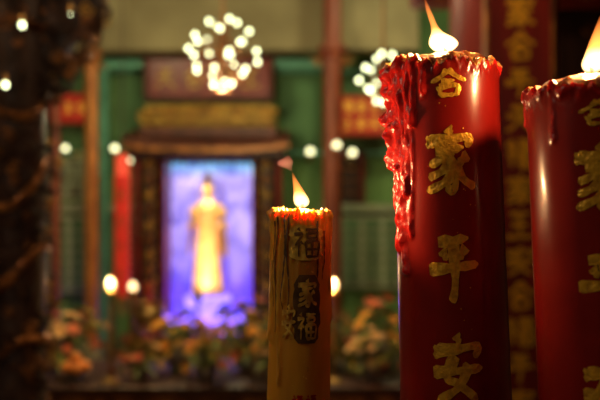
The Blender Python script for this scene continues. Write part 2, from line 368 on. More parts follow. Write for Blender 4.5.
# ------------------------------------------------------------------ statue
st = empty('guanyin_statue', (-0.90,8.16,0.30))
H=1.12
mb = MB()
prof=[(0,.15,.12),(.02,.165,.13),(.08,.15,.12),(.25,.13,.105),(.42,.122,.095),(.52,.112,.088),(.60,.108,.08),(.68,.122,.082),(.75,.138,.08),(.79,.128,.07),(.815,.08,.055),(.83,.042,.04),(.85,.036,.038),
      (.86,.042,.048),(.88,.053,.062),(.905,.060,.069),(.93,.061,.072),(.955,.056,.066),(.975,.044,.05),(.985,.034,.036),(1.0,.033,.034),(1.03,.036,.037),(1.055,.026,.026),(1.075,.006,.006)]
rows=[]; n=48; base=.27
for (f,rx,ry) in prof:
    row=[]
    for k in range(n):
        a=2*PI*k/n; rp = (0.06*math.sin(9*a+f*6)+.03*math.sin(17*a)) * max(0,1-f/.8)
        row.append((rx*(1+rp)*math.cos(a), ry*(1+rp)*math.sin(a)-.01*(f>.85), base+f*H))
    rows.append(row)
mb.quadgrid(rows,'statue',True,True,True)
for s in (-1,1):
    hz = base+(.66 if s<0 else .58)*H
    sh0=(s*.115,0,base+.765*H); el=(s*.165,-.01,base+.61*H); wr=(s*.055,-.14,hz)
    mb.tube([sh0,(s*.15,0,base+.70*H),el,(s*.12,-.08,(hz+el[2])/2),wr],[.045,.048,.048,.04,.022],'statue',12)
    rws=[]
    for j in range(6):
        t=j/5; rws.append([(s*(.165-.05*u+.02*t),-.01-.11*u, (el[2]*(1-u)+hz*u)-.33*t*(1-.35*u)+.012*math.sin(u*14)) for u in [q/8 for q in range(9)]])
    mb.quadgrid(rws,'statue',False)
    mb.quadgrid([[(p[0]+s*.014,p[1],p[2]) for p in r] for r in rws],'statue',False)
    mb.sphere((s*.05,-.155,hz+.018),.02,'statue',10,sx=.7,sy=.6,sz=1.3)
    for q in range(4): mb.tube([(s*.05+(-.012+.008*q),-.158,hz+.035),(s*.05+(-.014+.009*q),-.166,hz+.058),(s*.05+(-.014+.009*q),-.162,hz+.072-abs(q-1.5)*.004)],[.005,.0045,.003],'statue',6)
    mb.tube([(s*.05-s*.014,-.158,hz+.012),(s*.05-s*.028,-.168,hz+.03),(s*.05-s*.026,-.17,hz+.044)],[.006,.005,.003],'statue',6)
    mb.sphere((s*.064,-.005,base+.905*H),.014,'statue',8,sx=.5,sz=2.0)
    mb.tube([(s*.05,-.05,base+.80*H),(s*.09,-.09,base+.5*H),(s*.07,-.13,base+.12*H)],[.014,.012,.008],'statue',8)
mb.tube([(0,-.074,base+.925*H),(0,-.088,base+.9*H),(0,-.078,base+.893*H)],[.005,.009,.006],'statue',8)
for i in range(7):
    a=-PI/2+(i-3)*.33; mb.tube([(.055*math.cos(a),.06*math.sin(a)-.01,base+.955*H),(.058*math.cos(a),.062*math.sin(a)-.012,base+.985*H+(.025 if i==3 else .012))],[.011,.003],'gold',6)
for i in range(15):
    a=-PI/2+(i-7)*.19; mb.sphere((.085*math.cos(a),.075*math.sin(a)-.012,base+.785*H-.05*math.cos((i-7)*.22)),.007,'gold',6)
mb.obj('robed_figure', st)
mb = MB()
for s in (-1,1):
    mb.tube([(s*.012,-.079,base+.917*H),(s*.024,-.078,base+.920*H),(s*.036,-.067,base+.917*H)],.0025,'face',5)
    mb.tube([(s*.010,-.080,base+.934*H),(s*.024,-.079,base+.940*H),(s*.040,-.064,base+.934*H)],.0022,'face',5)
mb.tube([(-.014,-.074,base+.879*H),(0,-.078,base+.877*H),(.014,-.074,base+.879*H)],.003,'redsilk',5)
mb.obj('painted_face', st)
mb = MB()
mb.tube([(.13*math.cos(2*PI*k/32),.09,base+.92*H+.13*math.sin(2*PI*k/32)) for k in range(33)],.006,'gold',6)
mb.tube([(0,.09,base+.80*H),(0,.03,base+.78*H)],.006,'gold',6)
mb.obj('halo', st)
mb = MB()
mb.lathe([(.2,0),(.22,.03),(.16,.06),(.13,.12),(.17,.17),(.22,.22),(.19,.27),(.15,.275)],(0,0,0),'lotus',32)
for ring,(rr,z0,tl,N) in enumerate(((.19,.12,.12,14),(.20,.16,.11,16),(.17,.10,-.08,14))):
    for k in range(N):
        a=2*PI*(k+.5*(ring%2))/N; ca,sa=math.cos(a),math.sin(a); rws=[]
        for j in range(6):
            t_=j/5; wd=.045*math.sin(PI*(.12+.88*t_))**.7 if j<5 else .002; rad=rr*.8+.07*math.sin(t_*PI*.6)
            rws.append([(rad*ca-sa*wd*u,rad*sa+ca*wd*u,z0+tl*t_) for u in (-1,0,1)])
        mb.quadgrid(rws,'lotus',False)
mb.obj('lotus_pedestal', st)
light('shrine_spot','SPOT',(-.02,-.16,1.80),26,(1.0,0.80,0.50),.03,rot=(math.radians(24),0,0),spot=1.3,parent=sh)
light('shrine_uplight','SPOT',(-.02,-.62,.70),60,(1.0,0.72,0.40),.03,rot=(math.radians(108),0,0),spot=.95,parent=sh)
light('shrine_led','POINT',(-.25,.05,.42),3,(.25,.15,1.0),.04,parent=sh)
light('shrine_led_r','POINT',(.25,.05,.42),3,(.25,.15,1.0),.04,parent=sh)
mb=MB(); mb.tube([(-.4,-.06,.36),(.4,-.06,.36)],.035,'violetlow',8)
for s in(-1,1): mb.tube([(s*.4,-.06,.30),(s*.4,-.06,.35)],.016,'darkwood',8)
mb.obj('led_strip', sh)
mb=MB(); mb.tube([(-.02,-.14,.10),(-.02,-.64,.12),(-.02,-.68,.62)],.014,'brass',8); mb.lathe([(.02,.60),(.035,.62),(.035,.68),(.02,.70)],(-.02,-.66,0),'brass',14); mb.obj('spotlight_arm', sh)

# ------------------------------------------------------------------ red banners, tube lamps
e=empty('red_silk_banner',(-1.62,7.6,0))
mb=MB(); mb.lathe([(.02,1.92),(.055,1.9),(.06,1.86),(.06,1.72)],(0,0,0),'redglow',18); mb.lathe([(.068,1.72),(.064,1.3),(.066,.75),(.06,.68),(.03,.6)],(0,0,0),'redsilk_addglow',24,rip=.08,ripn=8)
for k in range(6): mb.tube([(.04*math.cos(k),.04*math.sin(k),.66),(.045*math.cos(k),.045*math.sin(k),.45)],[.01,.004],'gold',6)
mb.tube([(0,0,1.9),(0,0,ZC)],.006,'darkwood',6); mb.obj('silk_tube',e)
mb=MB()
for k in range(4): flat_glyph(mb,('fu','an','ping','he')[k],-.03,-.074,1.5-k*.24,.06,.10,'goldbrown',.05,seed=k)
mb.obj('embroidery',e)
e=empty('violet_tube_lamp',(-2.50,7.9,0))
mb=MB(); mb.lathe([(.12,0),(.12,.03),(.03,.05),(.03,.3)],(0,0,0),'darkwood',16); mb.lathe([(.035,.3),(.04,.32),(.04,.5)],(0,0,0),'violetlow',14); mb.lathe([(.036,.5),(.036,1.4),(.01,1.42)],(0,0,0),'violettube',14); mb.obj('lamp_body',e)

# ------------------------------------------------------------------ chandeliers
def chandelier(name, loc, R, seed, watts, tiers, br=.0155):
    e=empty(name, loc); rnd=random.Random(seed)
    mb=MB(); mb.tube([(0,0,-.24*R/.27),(0,0,ZC-loc[2])],.008,'goldbrown',8)
    mb.lathe([(.01,-.27),(.03,-.24),(.015,-.2),(.04,-.1),(.02,0),(.05,.1),(.02,.2),(.012,.25)],(0,0,0),'goldbrown',16,sx=R/.27,sy=R/.27)
    mb.lathe([(.07,ZC-loc[2]-.03),(.05,ZC-loc[2]-.06),(.08,ZC-loc[2]-.0)],(0,0,0),'brass',16)
    bb=MB(); k=R/.27
    for (z,r,n,ph) in tiers:
        z*=k; r*=k
        mb.tube([(r*.6*math.cos(2*PI*i/24),r*.6*math.sin(2*PI*i/24),z-.03) for i in range(25)],.004,'goldbrown',6)
        for i in range(n):
            a=2*PI*i/n+ph+rnd.uniform(-.1,.1); c,s=math.cos(a),math.sin(a); dz=rnd.uniform(-.014,.014)
            mb.tube([(0,0,z-.02),(r*.5*c,r*.5*s,z-.06),(r*c,r*s,z-.045),(r*c,r*s,z-.02+dz)],[.006,.005,.004,.01],'goldbrown',6)
            bb.sphere((r*c,r*s,z+dz),br,'bulb',10,sz=1.15)
    mb.obj('frame',e); bb.obj('bulbs',e)
    light(name+'_glow','POINT',(0,0,-.36*k),watts,(1.0,.84,.48),.01,parent=e)
chandelier('bulb_chandelier',(-0.555,6.0,2.56),.265,1,34,((.22,.11,4,.5),(.13,.21,5,.95),(.045,.265,5,.35),(.0,.10,3,-1.0),(-.055,.255,5,.0),(-.14,.19,5,.75),(-.22,.08,3,.7)))
chandelier('bulb_chandelier.001',(0.60,6.0,2.38),.19,2,10,((.22,.10,3,.2),(.10,.22,4,.5),(-.02,.25,4,.1),(-.13,.20,4,.6),(-.25,.08,3,.4)),.016)

def globe_lamp(x,y,z,r,key,idx):
    e=empty('wall_globe_lamp' if idx==0 else 'wall_globe_lamp.%03d'%idx,(x,y,z))
    mb=MB(); mb.lathe([(.02,-r-.02),(.03,-r),(.015,-r+.02)],(0,0,0),'brass',12)
    mb.tube([(0,0,-r-.01),(0,.04,-r-.06),(0,(8.6-y)*.6,-r-.05),(0,8.59-y,-r)],.009,'brass',8); mb.lathe([(.04,-r-.03),(.04,-r+.03)],(0,8.55-y,0),'brass',12)
    mb.obj('bracket',e); mb=MB(); mb.sphere((0,0,0),r,key,14); mb.obj('globe',e)
for i,(x,z,r) in enumerate(((-1.80,2.0,.034),(-2.28,2.0,.030),(.10,1.97,.034),(.335,2.0,.032),(.51,1.96,.034),(-1.66,1.88,.026))):
    globe_lamp(x,8.1 if i!=3 else 7.6,z,r,'globe',i)

# ------------------------------------------------------------------ left dragon column
e=empty('dragon_column',(-1.16,3.4,0))
mb=MB(); mb.lathe([(.2,0),(.2,.1),(.15,.16),(.125,.2),(.115,1.4),(.12,2.0),(.13,ZC)],(0,0,0),'darkwood',28); mb.obj('shaft',e)
mb=MB(); pts=[];rd=[]
for i in range(300):
    t=i/299; a=t*2*PI*8; z=.30+t*2.6; q=.122+.008*math.sin(t*60)
    pts.append((q*math.cos(a),q*math.sin(a),z+.05*math.sin(t*90))); rd.append(.014+.005*math.sin(t*PI))
mb.tube(pts,rd,'goldbrown',8)
for i in range(0,300,3):
    p=Vector(pts[i]); o=Vector((p.x,p.y,0)).normalized(); q=p+o*rd[i]
    mb.tube([q-o*.01,q+o*.015+Vector((0,0,.02))],[.010,.002],'goldbrown',5)
mb.sphere(pts[-1],.07,'goldbrown',14,sy=1.2); hx,hy,hz=pts[-1]
for s in(-1,1): mb.tube([(hx+s*.03,hy,hz+.04),(hx+s*.06,hy+.04,hz+.12),(hx+s*.05,hy+.1,hz+.16)],[.014,.01,.003],'goldbrown',6)
mb.obj('coiled_dragon',e)
mb=MB(); rnd=random.Random(4)
for i in range(620):
    z=rnd.uniform(.25,3.0); a=rnd.uniform(PI,2*PI) if i%3 else rnd.uniform(0,PI); w=.125+.07*max(0,(z-1.5)/1.0)
    q=w*rnd.uniform(.92,1.25)
    mb.scroll((q*math.cos(a),q*math.sin(a),z),rnd.uniform(.012,.034),rnd.choice(['goldbrown','darkwood','darkwood','darkwood' if i%3 else 'gold']),flip=rnd.choice([-1,1]),a0=rnd.uniform(0,6),n=9)
mb.obj('cloud_carving',e)
mb=MB()
for i in range(190):
    u=rnd.random()**1.2; v=rnd.random()*(1-u*.60); x=.06+u*.30; z=2.52-v*.78
    mb.scroll((x,rnd.uniform(-.05,.05),z),rnd.uniform(.02,.042),rnd.choice(['goldbrown','darkwood','darkwood','darkwood' if i%4 else 'gold']),flip=rnd.choice([-1,1]),a0=rnd.uniform(0,6),n=9)
b0=[(.0,-.03,1.78),(.14,-.03,1.98),(.24,-.03,2.14),(.34,-.03,2.24),(.34,-.03,2.68),(.0,-.03,2.68)]
mb.quadgrid([b0,[(p[0],.03,p[2]) for p in b0]],'darkwood',True,True,True)
mb.box(-.5,.5,-.06,.06,2.68,2.80,'darkwood',.01)
mb.obj('carved_bracket',e)
for i,(x,y,z) in enumerate(((-1.00,3.0,2.13),(-1.06,3.0,1.915),(-.84,3.05,2.18))):
    e=empty('hanging_bulb' if i==0 else 'hanging_bulb.%03d'%i,(x,y,z)); mb=MB(); mb.tube([(0,0,.03),(0,0,ZC-z)],.003,'darkwood',6); mb.lathe([(.010,.010),(.011,.03),(.004,.04)],(0,0,0),'brass',10)
    mb.obj('cord',e); mb=MB(); mb.sphere((0,0,0),.010 if i<2 else .003,'bulb',12,sz=1.2); mb.obj('bulb',e)

# ------------------------------------------------------------------ right couplet column and screens
e=empty('couplet_column',(1.00,4.1,0))
mb=MB(); mb.lathe([(.36,0),(.36,.1),(.3,.15),(.27,.22),(.26,2.0),(.26,ZC)],(0,0,0),'redlac',36); mb.obj('shaft',e)
mb=MB(); mb.box(-.15,.15,-.31,-.26,.25,3.0,'redlac',.01)
for s in(-1,1): mb.box(s*.15-.008,s*.15+.008,-.32,-.25,.25,3.0,'goldbrown',.004)
mb.obj('couplet_board',e)
mb=MB(); gs=['an','fu','jia','he','ping','tian','fu','jia','wang','an','he','fu','ping','jia','tian']
for k,g in enumerate(gs): flat_glyph(mb,g,-.065,-.312,2.62-k*.162,.13,.125,'goldleaf',.095,seed=k)
mb.obj('gilded_characters',e)
def screen(name,x0,x1,y,z0,z1,key='darkwood',seed=0):
    rnd=random.Random(seed); mb=MB(); mb.box(x0,x1,y,y+.05,z0,z1,key,.01)
    for x in (x0,x1-.06): mb.box(x,x+.06,y-.03,y+.07,z0,z1,'redlac',.01)
    n=int((x1-x0)*5)
    for i in range(n):
        for k in range(int((z1-z0)*4)):
            if rnd.random()<.55: mb.scroll((x0+.1+i*.2,y-.02,z0+.15+k*.25),rnd.uniform(.04,.08),rnd.choice(['goldbrown','redlac','goldbrown']),flip=rnd.choice([-1,1]),a0=rnd.uniform(0,6),n=9)
    return mb.obj(name)
screen('carved_wood_screen',1.25,4.15,5.6,0,4.05,seed=3)
t=MB(); t.box(.72,4.2,5.2,5.5,2.75,ZC,'redlac',.02)
rnd=random.Random(11)
for i in range(40): t.scroll((rnd.uniform(.8,2.2),5.19,rnd.uniform(2.78,3.1)),rnd.uniform(.03,.06),'goldbrown',flip=rnd.choice([-1,1]),a0=rnd.uniform(0,6),n=9)
t.obj('trim_5')
screen('carved_wood_screen.001',-4.1,-2.75,7.0,0,4.0,seed=5)

# ------------------------------------------------------------------ offering table with flowers etc.
def table(name,x0,x1,y0,y1,top,key='redlac'):
    mb=MB(); mb.box(x0,x1,y0,y1,top-.05,top,key,.012); mb.box(x0+.05,x1-.05,y0+.03,y0+.06,top-.2,top-.05,'goldbrown',.005)
    for x in(x0+.08,x1-.08):
        for y in(y0+.08,y1-.08): mb.lathe([(.035,0),(.045,.05),(.028,.12),(.032,top-.1),(.045,top-.05)],(x,y,0),key,12)
    n=int((x1-x0)/.16)
    for i in range(n): mb.scroll((x0+.12+i*.16,y0+.02,top-.12),.05,'goldbrown',flip=1 if i%2 else -1,n=9)
    return mb.obj(name)
table('offering_table',-2.1,1.0,4.7,5.5,.45,'darkwood')
table('altar_table',-1.52,-.1,7.0,7.30,.34)
fcount=0
def flowers(x,y,z,s,seed,cols,nf=32):
    global fcount
    rnd=random.Random(seed); nm='flower_arrangement' if fcount==0 else 'flower_arrangement.%03d'%fcount; fcount+=1
    e=empty(nm,(x,y,z)); mb=MB()
    mb.lathe([(.05*s,0),(.055*s,.01),(.08*s,.07*s),(.06*s,.13*s),(.035*s,.16*s),(.05*s,.19*s),(.04*s,.185*s)],(0,0,0),'porcelain',20); mb.obj('vase',e)
    mb=MB()
    for i in range(nf):
        a=rnd.uniform(0,2*PI); el=rnd.uniform(-.45,1.4); L=rnd.uniform(.10,.21)*s
        tip=Vector((math.cos(a)*math.cos(el)*L*1.2,math.sin(a)*math.cos(el)*L*1.1,.16*s+math.sin(el)*L))
        st_=Vector((0,0,.15*s)); mid=(st_+tip)/2+Vector((0,0,.03*s))
        mb.tube([st_,mid,tip],.003*s,'leaf',5)
        key=rnd.choice(cols); R=rnd.uniform(.028,.050)*s; nrm=(tip-Vector((0,0,.1*s))).normalized(); ax=nrm.cross(Vector((0,0,1)))
        ax = ax.normalized() if ax.length>.01 else Vector((1,0,0)); ay=nrm.cross(ax)
        for lay in range(2):
            for k in range(7):
                b=2*PI*(k+.5*lay)/7; d=ax*math.cos(b)+ay*math.sin(b); w=nrm.cross(d)
                r_=R*(1-.3*lay); rows=[]
                for t_,wd,up in((.1,.1,0),(.5,.42,.15+.2*lay),(1,.12,.35+.35*lay)):
                    c=tip+d*r_*t_+nrm*r_*up; rows.append([tuple(c-w*r_*wd),tuple(c+w*r_*wd)])
                mb.quadgrid(rows,key,False)
        mb.sphere(tuple(tip+nrm*R*.2),R*.28,'fyel',6)
    for i in range(30):
        a=rnd.uniform(0,2*PI); L=rnd.uniform(.1,.24)*s; el=rnd.uniform(-.3,1.2)
        d=Vector((math.cos(a)*math.cos(el),math.sin(a)*math.cos(el),math.sin(el))); w=d.cross(Vector((0,0,1))); w=w.normalized() if w.length>.01 else Vector((1,0,0))
        st_=Vector((0,0,.15*s)); rows=[]
        for t_,wd in((0,.004),(.35,.02),(.7,.022),(1,.002)):
            c=st_+d*L*t_-Vector((0,0,.06*s*t_*t_)); rows.append([tuple(c-w*wd*s),tuple(c+w*wd*s)])
        mb.quadgrid(rows,'leaf',False)
    mb.obj('bouquet',e)
A=['fyel','fwhite','leaf','fyel']; B=['fpink','fyel','leaf']; C=['fwhite','fpink','leaf']
for i,(x,y,s,c) in enumerate(((-1.88,5.20,1.1,B),(-1.46,5.15,1.1,C),(-.74,5.15,1.15,A),(-.32,5.2,1.2,B),(.12,5.2,1.1,C),(.50,5.2,1.2,B),(.84,5.0,1.1,A))):
    flowers(x,y,.45,s,i+20,c)
for i,(x,y,s,c) in enumerate(((-1.64,4.86,.85,A),(-.93,4.86,.7,C),(-.55,4.84,.85,B),(-.16,4.86,.9,A),(.42,4.86,.85,C))): flowers(x,y,.45,s,i+80,c,30)
def lotus_lamp(i,x,y,z0,ztop):
    e=empty('altar_lamp' if i==0 else 'altar_lamp.%03d'%i,(x,y,z0)); h=ztop-z0
    mb=MB(); mb.lathe([(.06,0),(.06,.015),(.02,.03),(.012,.1),(.02,h*.5),(.01,h*.6),(.012,h-.06),(.035,h-.035),(.022,h-.02)],(0,0,0),'brass',18); mb.obj('stand',e)
    mb=MB(); mb.lathe([(.012,h-.028),(.024,h-.012),(.026,h+.005),(.016,h+.024),(.003,h+.036)],(0,0,0),'warmglobe',16); mb.obj('lit_shade',e)
lotus_lamp(0,-1.09,4.80,.45,1.015); lotus_lamp(1,-1.08,5.38,.45,.94); lotus_lamp(2,.19,4.80,.45,1.01)
light('altar_lamp_glow','POINT',(0,-.06,.62),5,(1,.56,.22),.01,parent=bpy.data.objects['altar_lamp'])
light('altar_lamp_glow2','POINT',(0,-.06,.62),5,(1,.56,.22),.01,parent=bpy.data.objects['altar_lamp.002'])
for i,(x,y) in enumerate(((-1.30,4.83),(.70,4.80))):
    e=empty('orange_fruit_plate' if i==0 else 'orange_fruit_plate.%03d'%i,(x,y,.45))
    mb=MB(); mb.lathe([(.05,0),(.05,.01),(.03,.03),(.1,.06),(.095,.058),(.02,.04)],(0,0,0),'porcelain',24); mb.obj('plate',e)
    mb=MB()
    for k in range(5): mb.sphere((.055*math.cos(k*1.257),.055*math.sin(k*1.257),.085),.034,'orange',14,sz=.92)
    mb.sphere((0,0,.135),.034,'orange',14,sz=.92); mb.obj('oranges',e)
e=empty('incense_burner',(-1.30,7.15,.342)); mb=MB()
mb.lathe([(.05,.08),(.11,.1),(.14,.16),(.13,.22),(.11,.25),(.14,.28),(.12,.28),(.10,.24)],(0,0,0),'brass',28)
for k in range(3): mb.tube([(.09*math.cos(k*2.09),.09*math.sin(k*2.09),.12),(.12*math.cos(k*2.09),.12*math.sin(k*2.09),.05),(.10*math.cos(k*2.09),.10*math.sin(k*2.09),.003)],[.03,.02,.014],'brass',8)
for s in(-1,1): mb.tube([(s*.13,0,.2),(s*.19,0,.24),(s*.18,0,.33),(s*.13,0,.29)],.012,'brass',8)
mb.obj('censer_body',e); mb=MB()
for k in range(9): mb.tube([(.02*math.cos(k),.02*math.sin(k),.24),(.05*math.cos(k*1.7),.05*math.sin(k*1.7),.46)],.003,'redsilk',5)
mb.lathe([(.11,.25),(.001,.26)],(0,0,0),'goldbrown',20); mb.obj('incense_sticks',e)

# ------------------------------------------------------------------ candles
def smooth(a,b,x):
    t=min(1,max(0,(x-a)/(b-a))); return t*t*(3-2*t)
def adiff(a,b):
    return (a-b+180)%360-180
def make_candle(name, loc, lean, h, rt, rb, wax, dripwax, drips, lumps, seed, rim_tilt, core_h, mound, rag=1.0, flame_lit_lip=0.0):
    e=empty(name, loc, (0,math.radians(lean),0))
    NT,NZ=260,330; off=Vector((seed*3.1,seed*1.7,0))
    def rad0(z): return rb+(rt-rb)*(z/h)
    def disp(th,z):
        s=h-z; d=0
        for (t0,w,L,a,wan) in drips:
            tt=t0+wan*math.sin(s*38+t0)*smooth(0,.05,s)
            q=adiff(th,tt)/w
            if abs(q)>3: continue
            g=math.exp(-q*q)*smooth(L+.004,L-.004,s)*(.55+.45*math.exp(-((s-L+.006)/.010)**2)+.25*math.exp(-s/.02))
            d=max(d,a*g)
        for (t0,s0,wt,ws,a) in lumps:
            q=adiff(th,t0)/wt; u=(s-s0)/ws
            if abs(q)>3 or abs(u)>3: continue
            d+=a*math.exp(-q*q-u*u)
        c,sn=math.cos(math.radians(th)),math.sin(math.radians(th))
        n=noise.noise(Vector((c*3,sn*3,z*28))+off)
        n2=noise.noise(Vector((c*9,sn*9,z*90))+off)
        n3=noise.noise(Vector((c*16,sn*16,z*170))+off)
        out=d*(1+.4*n+.55*n2+.3*n3)+.0004*n
        out+=.0022*smooth(.022,.0,s)*max(0,.35+n2+.5*n3)
        return out
    def rimz(th):
        a=math.radians(th); v=Vector((math.cos(a)*2.6,math.sin(a)*2.6,seed))
        return rag*(.0045*noise.noise(v)+.0048*noise.noise(v*4)+.003*noise.noise(v*9))-rim_tilt*math.cos(a)
    rows=[];dd=[]
    for i in range(NZ+1):
        z=h*(i/NZ); row=[];dr=[]
        for k in range(NT):
            th=360*k/NT; a=math.radians(th); d=disp(th,z); zz=z+rimz(th)*smooth(h-.035,h,z)
            r=rad0(z)+d-(.0035*smooth(h-.004,h,z)); row.append((r*math.cos(a),r*math.sin(a),zz)); dr.append(d)
        rows.append(row);dd.append(dr)
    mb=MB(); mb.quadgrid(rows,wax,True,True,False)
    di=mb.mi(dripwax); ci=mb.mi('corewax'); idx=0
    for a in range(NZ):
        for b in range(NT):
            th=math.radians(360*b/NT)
            lip=flame_lit_lip*(.7+1.6*noise.noise(Vector((math.cos(th)*5,math.sin(th)*5,seed+9))))
            if h-h*a/NZ < lip: mb.m[idx]=ci  # rim recoloured as core wax to paint in the golden flame light
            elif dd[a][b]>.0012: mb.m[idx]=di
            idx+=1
    top=rows[-1]; inner=[top]
    for f,dz in ((.90,-.0005),(.86,-.005)): inner.append([(rt*f*math.cos(2*PI*k/NT),rt*f*math.sin(2*PI*k/NT),h+rimz(360*k/NT)+dz) for k in range(NT)])
    mb.quadgrid(inner,'corewax' if flame_lit_lip else dripwax,True)
    core=[inner[-1]]
    for f,dz in mound:
        core.append([(rt*f*math.cos(2*PI*k/NT),rt*f*math.sin(2*PI*k/NT),h+dz+.004*smooth(0,.5,f)*noise.noise(Vector((f*6*math.cos(2*PI*k/NT),f*6*math.sin(2*PI*k/NT),seed)))) for k in range(NT)])
    mb.quadgrid(core,'corewax',True,False,True)
    mb.obj('wax_body',e)
    mb=MB(); zt=h+mound[-1][1]; mb.tube([(0,0,zt-.01),(.0005,0,zt+.004),(-.001,0,zt+core_h)],[.0018,.0017,.0012],'wick',8); mb.obj('wick',e)
    mb=MB(); mb.lathe([(.03,-.0175),(.045,-.0175),(.05,-.016),(rb+.004,-.008),(rb+.012,.004),(rb+.010,.006),(rb+.003,-.003),(.01,-.001)],(0,0,0),'brass',40)
    mb.obj('drip_dish',e)
    return e,rad0,disp,zt
def on_cyl(rad0,th_c,z0,w,h_,lift=.0007):
    def fn(u,v,o):
        z=z0+v*h_; r=rad0(z)+lift+o*.00012; a=math.radians(th_c)+(u-.5)*w/r
        return (r*math.cos(a),r*math.sin(a),z)
    return fn
def flakes(mb,rad0,th_c,z0,z1,wdeg,n,seed,key='goldleaf'):
    rnd=random.Random(seed)
    for i in range(n):
        th=math.radians(th_c+rnd.gauss(0,wdeg)); z=rnd.uniform(z0,z1); s=rnd.uniform(.0003,.0008); r=rad0(z)+.0006
        pts=[]
        for k in range(5):
            a=2*PI*k/5+rnd.random(); pts.append((r*math.cos(th+s*math.cos(a)/r),r*math.sin(th+s*math.cos(a)/r),z+s*math.sin(a)*rnd.uniform(.6,1.8)))
        b=len(mb.v); mb.v.extend(pts); mb.f.append(tuple(range(b,b+5))); mb.m.append(mb.mi(key))
def flame(e,zt,spine,key,name='flame',sub=5):
    P=[]
    for i in range(len(spine)-1):
        p0=spine[max(i-1,0)];p1=spine[i];p2=spine[i+1];p3=spine[min(i+2,len(spine)-1)]
        for j in range(sub):
            t=j/sub; P.append(tuple(.5*((2*p1[d])+(-p0[d]+p2[d])*t+(2*p0[d]-5*p1[d]+4*p2[d]-p3[d])*t*t+(-p0[d]+3*p1[d]-3*p2[d]+p3[d])*t**3) for d in range(3)))
    P.append(spine[-1]); rows=[]
    for dx,dz,r in P:
        r=max(.0002,r*.001); rows.append([(dx*.001+r*math.cos(2*PI*k/24),r*math.sin(2*PI*k/24),zt+dz*.001) for k in range(24)])
    mb=MB(); mb.quadgrid(rows,key,True,True,True); return mb.obj(name,e)

MOUND=[(.84,.002),(.70,.007),(.52,.0075),(.34,.009),(.18,.0105),(.06,.0115)]
dr=[(178,7,.060,.011,2),(188,6,.105,.010,3),(198,6,.16,.007,3),(206,5,.205,.006,3),(214,4.5,.13,.0055,2),(192,5,.185,.006,2),(222,5,.065,.0045,2),(168,7,.09,.008,2),(234,4,.035,.003,2),(218,3,.17,.003,2),(340,7,.012,.002,1),(150,7,.08,.006,2),(120,8,.05,.005,2),(60,8,.05,.004,2)]
lm=[(184,.012,10,.010,.005),(186,.062,9,.012,.008),(183,.078,6,.007,.0065),(188,.092,5,.006,.004),(200,.10,8,.014,.003),(192,.135,8,.016,.003),(210,.145,6,.02,.002),(200,.03,14,.02,.003),(202,.17,7,.012,.0025),(178,.03,8,.008,.005)]
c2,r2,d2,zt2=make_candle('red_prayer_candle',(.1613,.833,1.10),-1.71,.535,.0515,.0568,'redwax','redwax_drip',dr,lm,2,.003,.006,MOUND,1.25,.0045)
mb=MB()
for g,zt_,w_,h_,th in (('jia',.535-.068,.046,.058,-99),('ping',.535-.168,.046,.060,-98),('an',.535-.262,.046,.060,-97)):
    glyph(mb,g,on_cyl(r2,th,zt_-h_,w_,h_),'goldleaf',.092,seed=len(mb.v))
glyph(mb,'he',on_cyl(r2,-98,.535-.038,.032,.026),'goldleaf',.10,seed=4)
glyph(mb,'ping',on_cyl(r2,-94,.535-.43,.046,.06),'goldleaf',.09,seed=4)
flakes(mb,r2,-93,.18,.50,10,26,3)
mb.obj('gold_characters',c2)
flame(c2,zt2,[(0,-1,1.5),(-1,3,9),(-1,9,14.5),(-3,15,12.5),(-7,21,6.5),(-10,28,3.6),(-13,37,3.0),(-16,46,2.2),(-19,57,.4)],'flame')
light('flame_glow','POINT',(-.003,0,zt2+.018),1.1,(1,.55,.22),.007,parent=c2)
dr3=[(180,6,.014,.003,2),(200,5,.008,.002,1),(225,6,.010,.0025,1),(250,6,.008,.002,1),(160,7,.03,.003,2),(120,7,.04,.004,2),(215,3,.045,.0015,1)]
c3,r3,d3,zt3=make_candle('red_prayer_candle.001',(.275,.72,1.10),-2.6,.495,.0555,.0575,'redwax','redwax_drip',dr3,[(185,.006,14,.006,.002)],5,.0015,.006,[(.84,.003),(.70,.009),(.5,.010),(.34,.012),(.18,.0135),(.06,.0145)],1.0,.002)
mb=MB()
for g,zc in (('jia',.495-.100),('ping',.495-.187),('an',.495-.272),('he',.495-.36)):
    glyph(mb,g,on_cyl(r3,-106,zc,.042,.050),'goldleaf',.088,seed=len(mb.v)+1)
glyph(mb,'he',on_cyl(r3,-106,.495-.034,.030,.020),'goldleaf',.09,seed=9)
flakes(mb,r3,-103,.15,.48,9,20,8)
mb.obj('gold_characters',c3)
flame(c3,zt3,[(0,-1,1.5),(1,3,7),(2,9,10),(4,18,8.5),(6,28,6.5),(8,38,4),(10,50,.5)],'flame')
light('flame_glow','POINT',(.002,0,zt3+.018),1.1,(1,.55,.22),.007,parent=c3)
dr1=[(188,8,.05,.0026,3),(203,6,.13,.003,3),(216,5,.075,.0025,3),(228,4.5,.17,.0028,4),(240,4.5,.09,.0024,3),(252,4,.05,.002,3),(264,4,.12,.0012,3),(300,6,.03,.0018,2),(318,5,.055,.002,2),(334,6,.08,.0024,3),(350,8,.11,.002,3),(170,10,.13,.003,3),(282,5,.010,.0014,2),(120,10,.08,.003,2),(60,10,.08,.003,2)]
c1,r1,d1,zt1=make_candle('yellow_prayer_candle',(-.0045,.833,1.10),.9,.390,.0290,.0345,'yelwax','yeldrip',dr1,[(180,.004,20,.005,.0015)],8,.0005,.004,[(.8,-.004),(.6,-.003),(.4,-.001),(.2,.001),(.07,.002)],.75)
mb=MB()
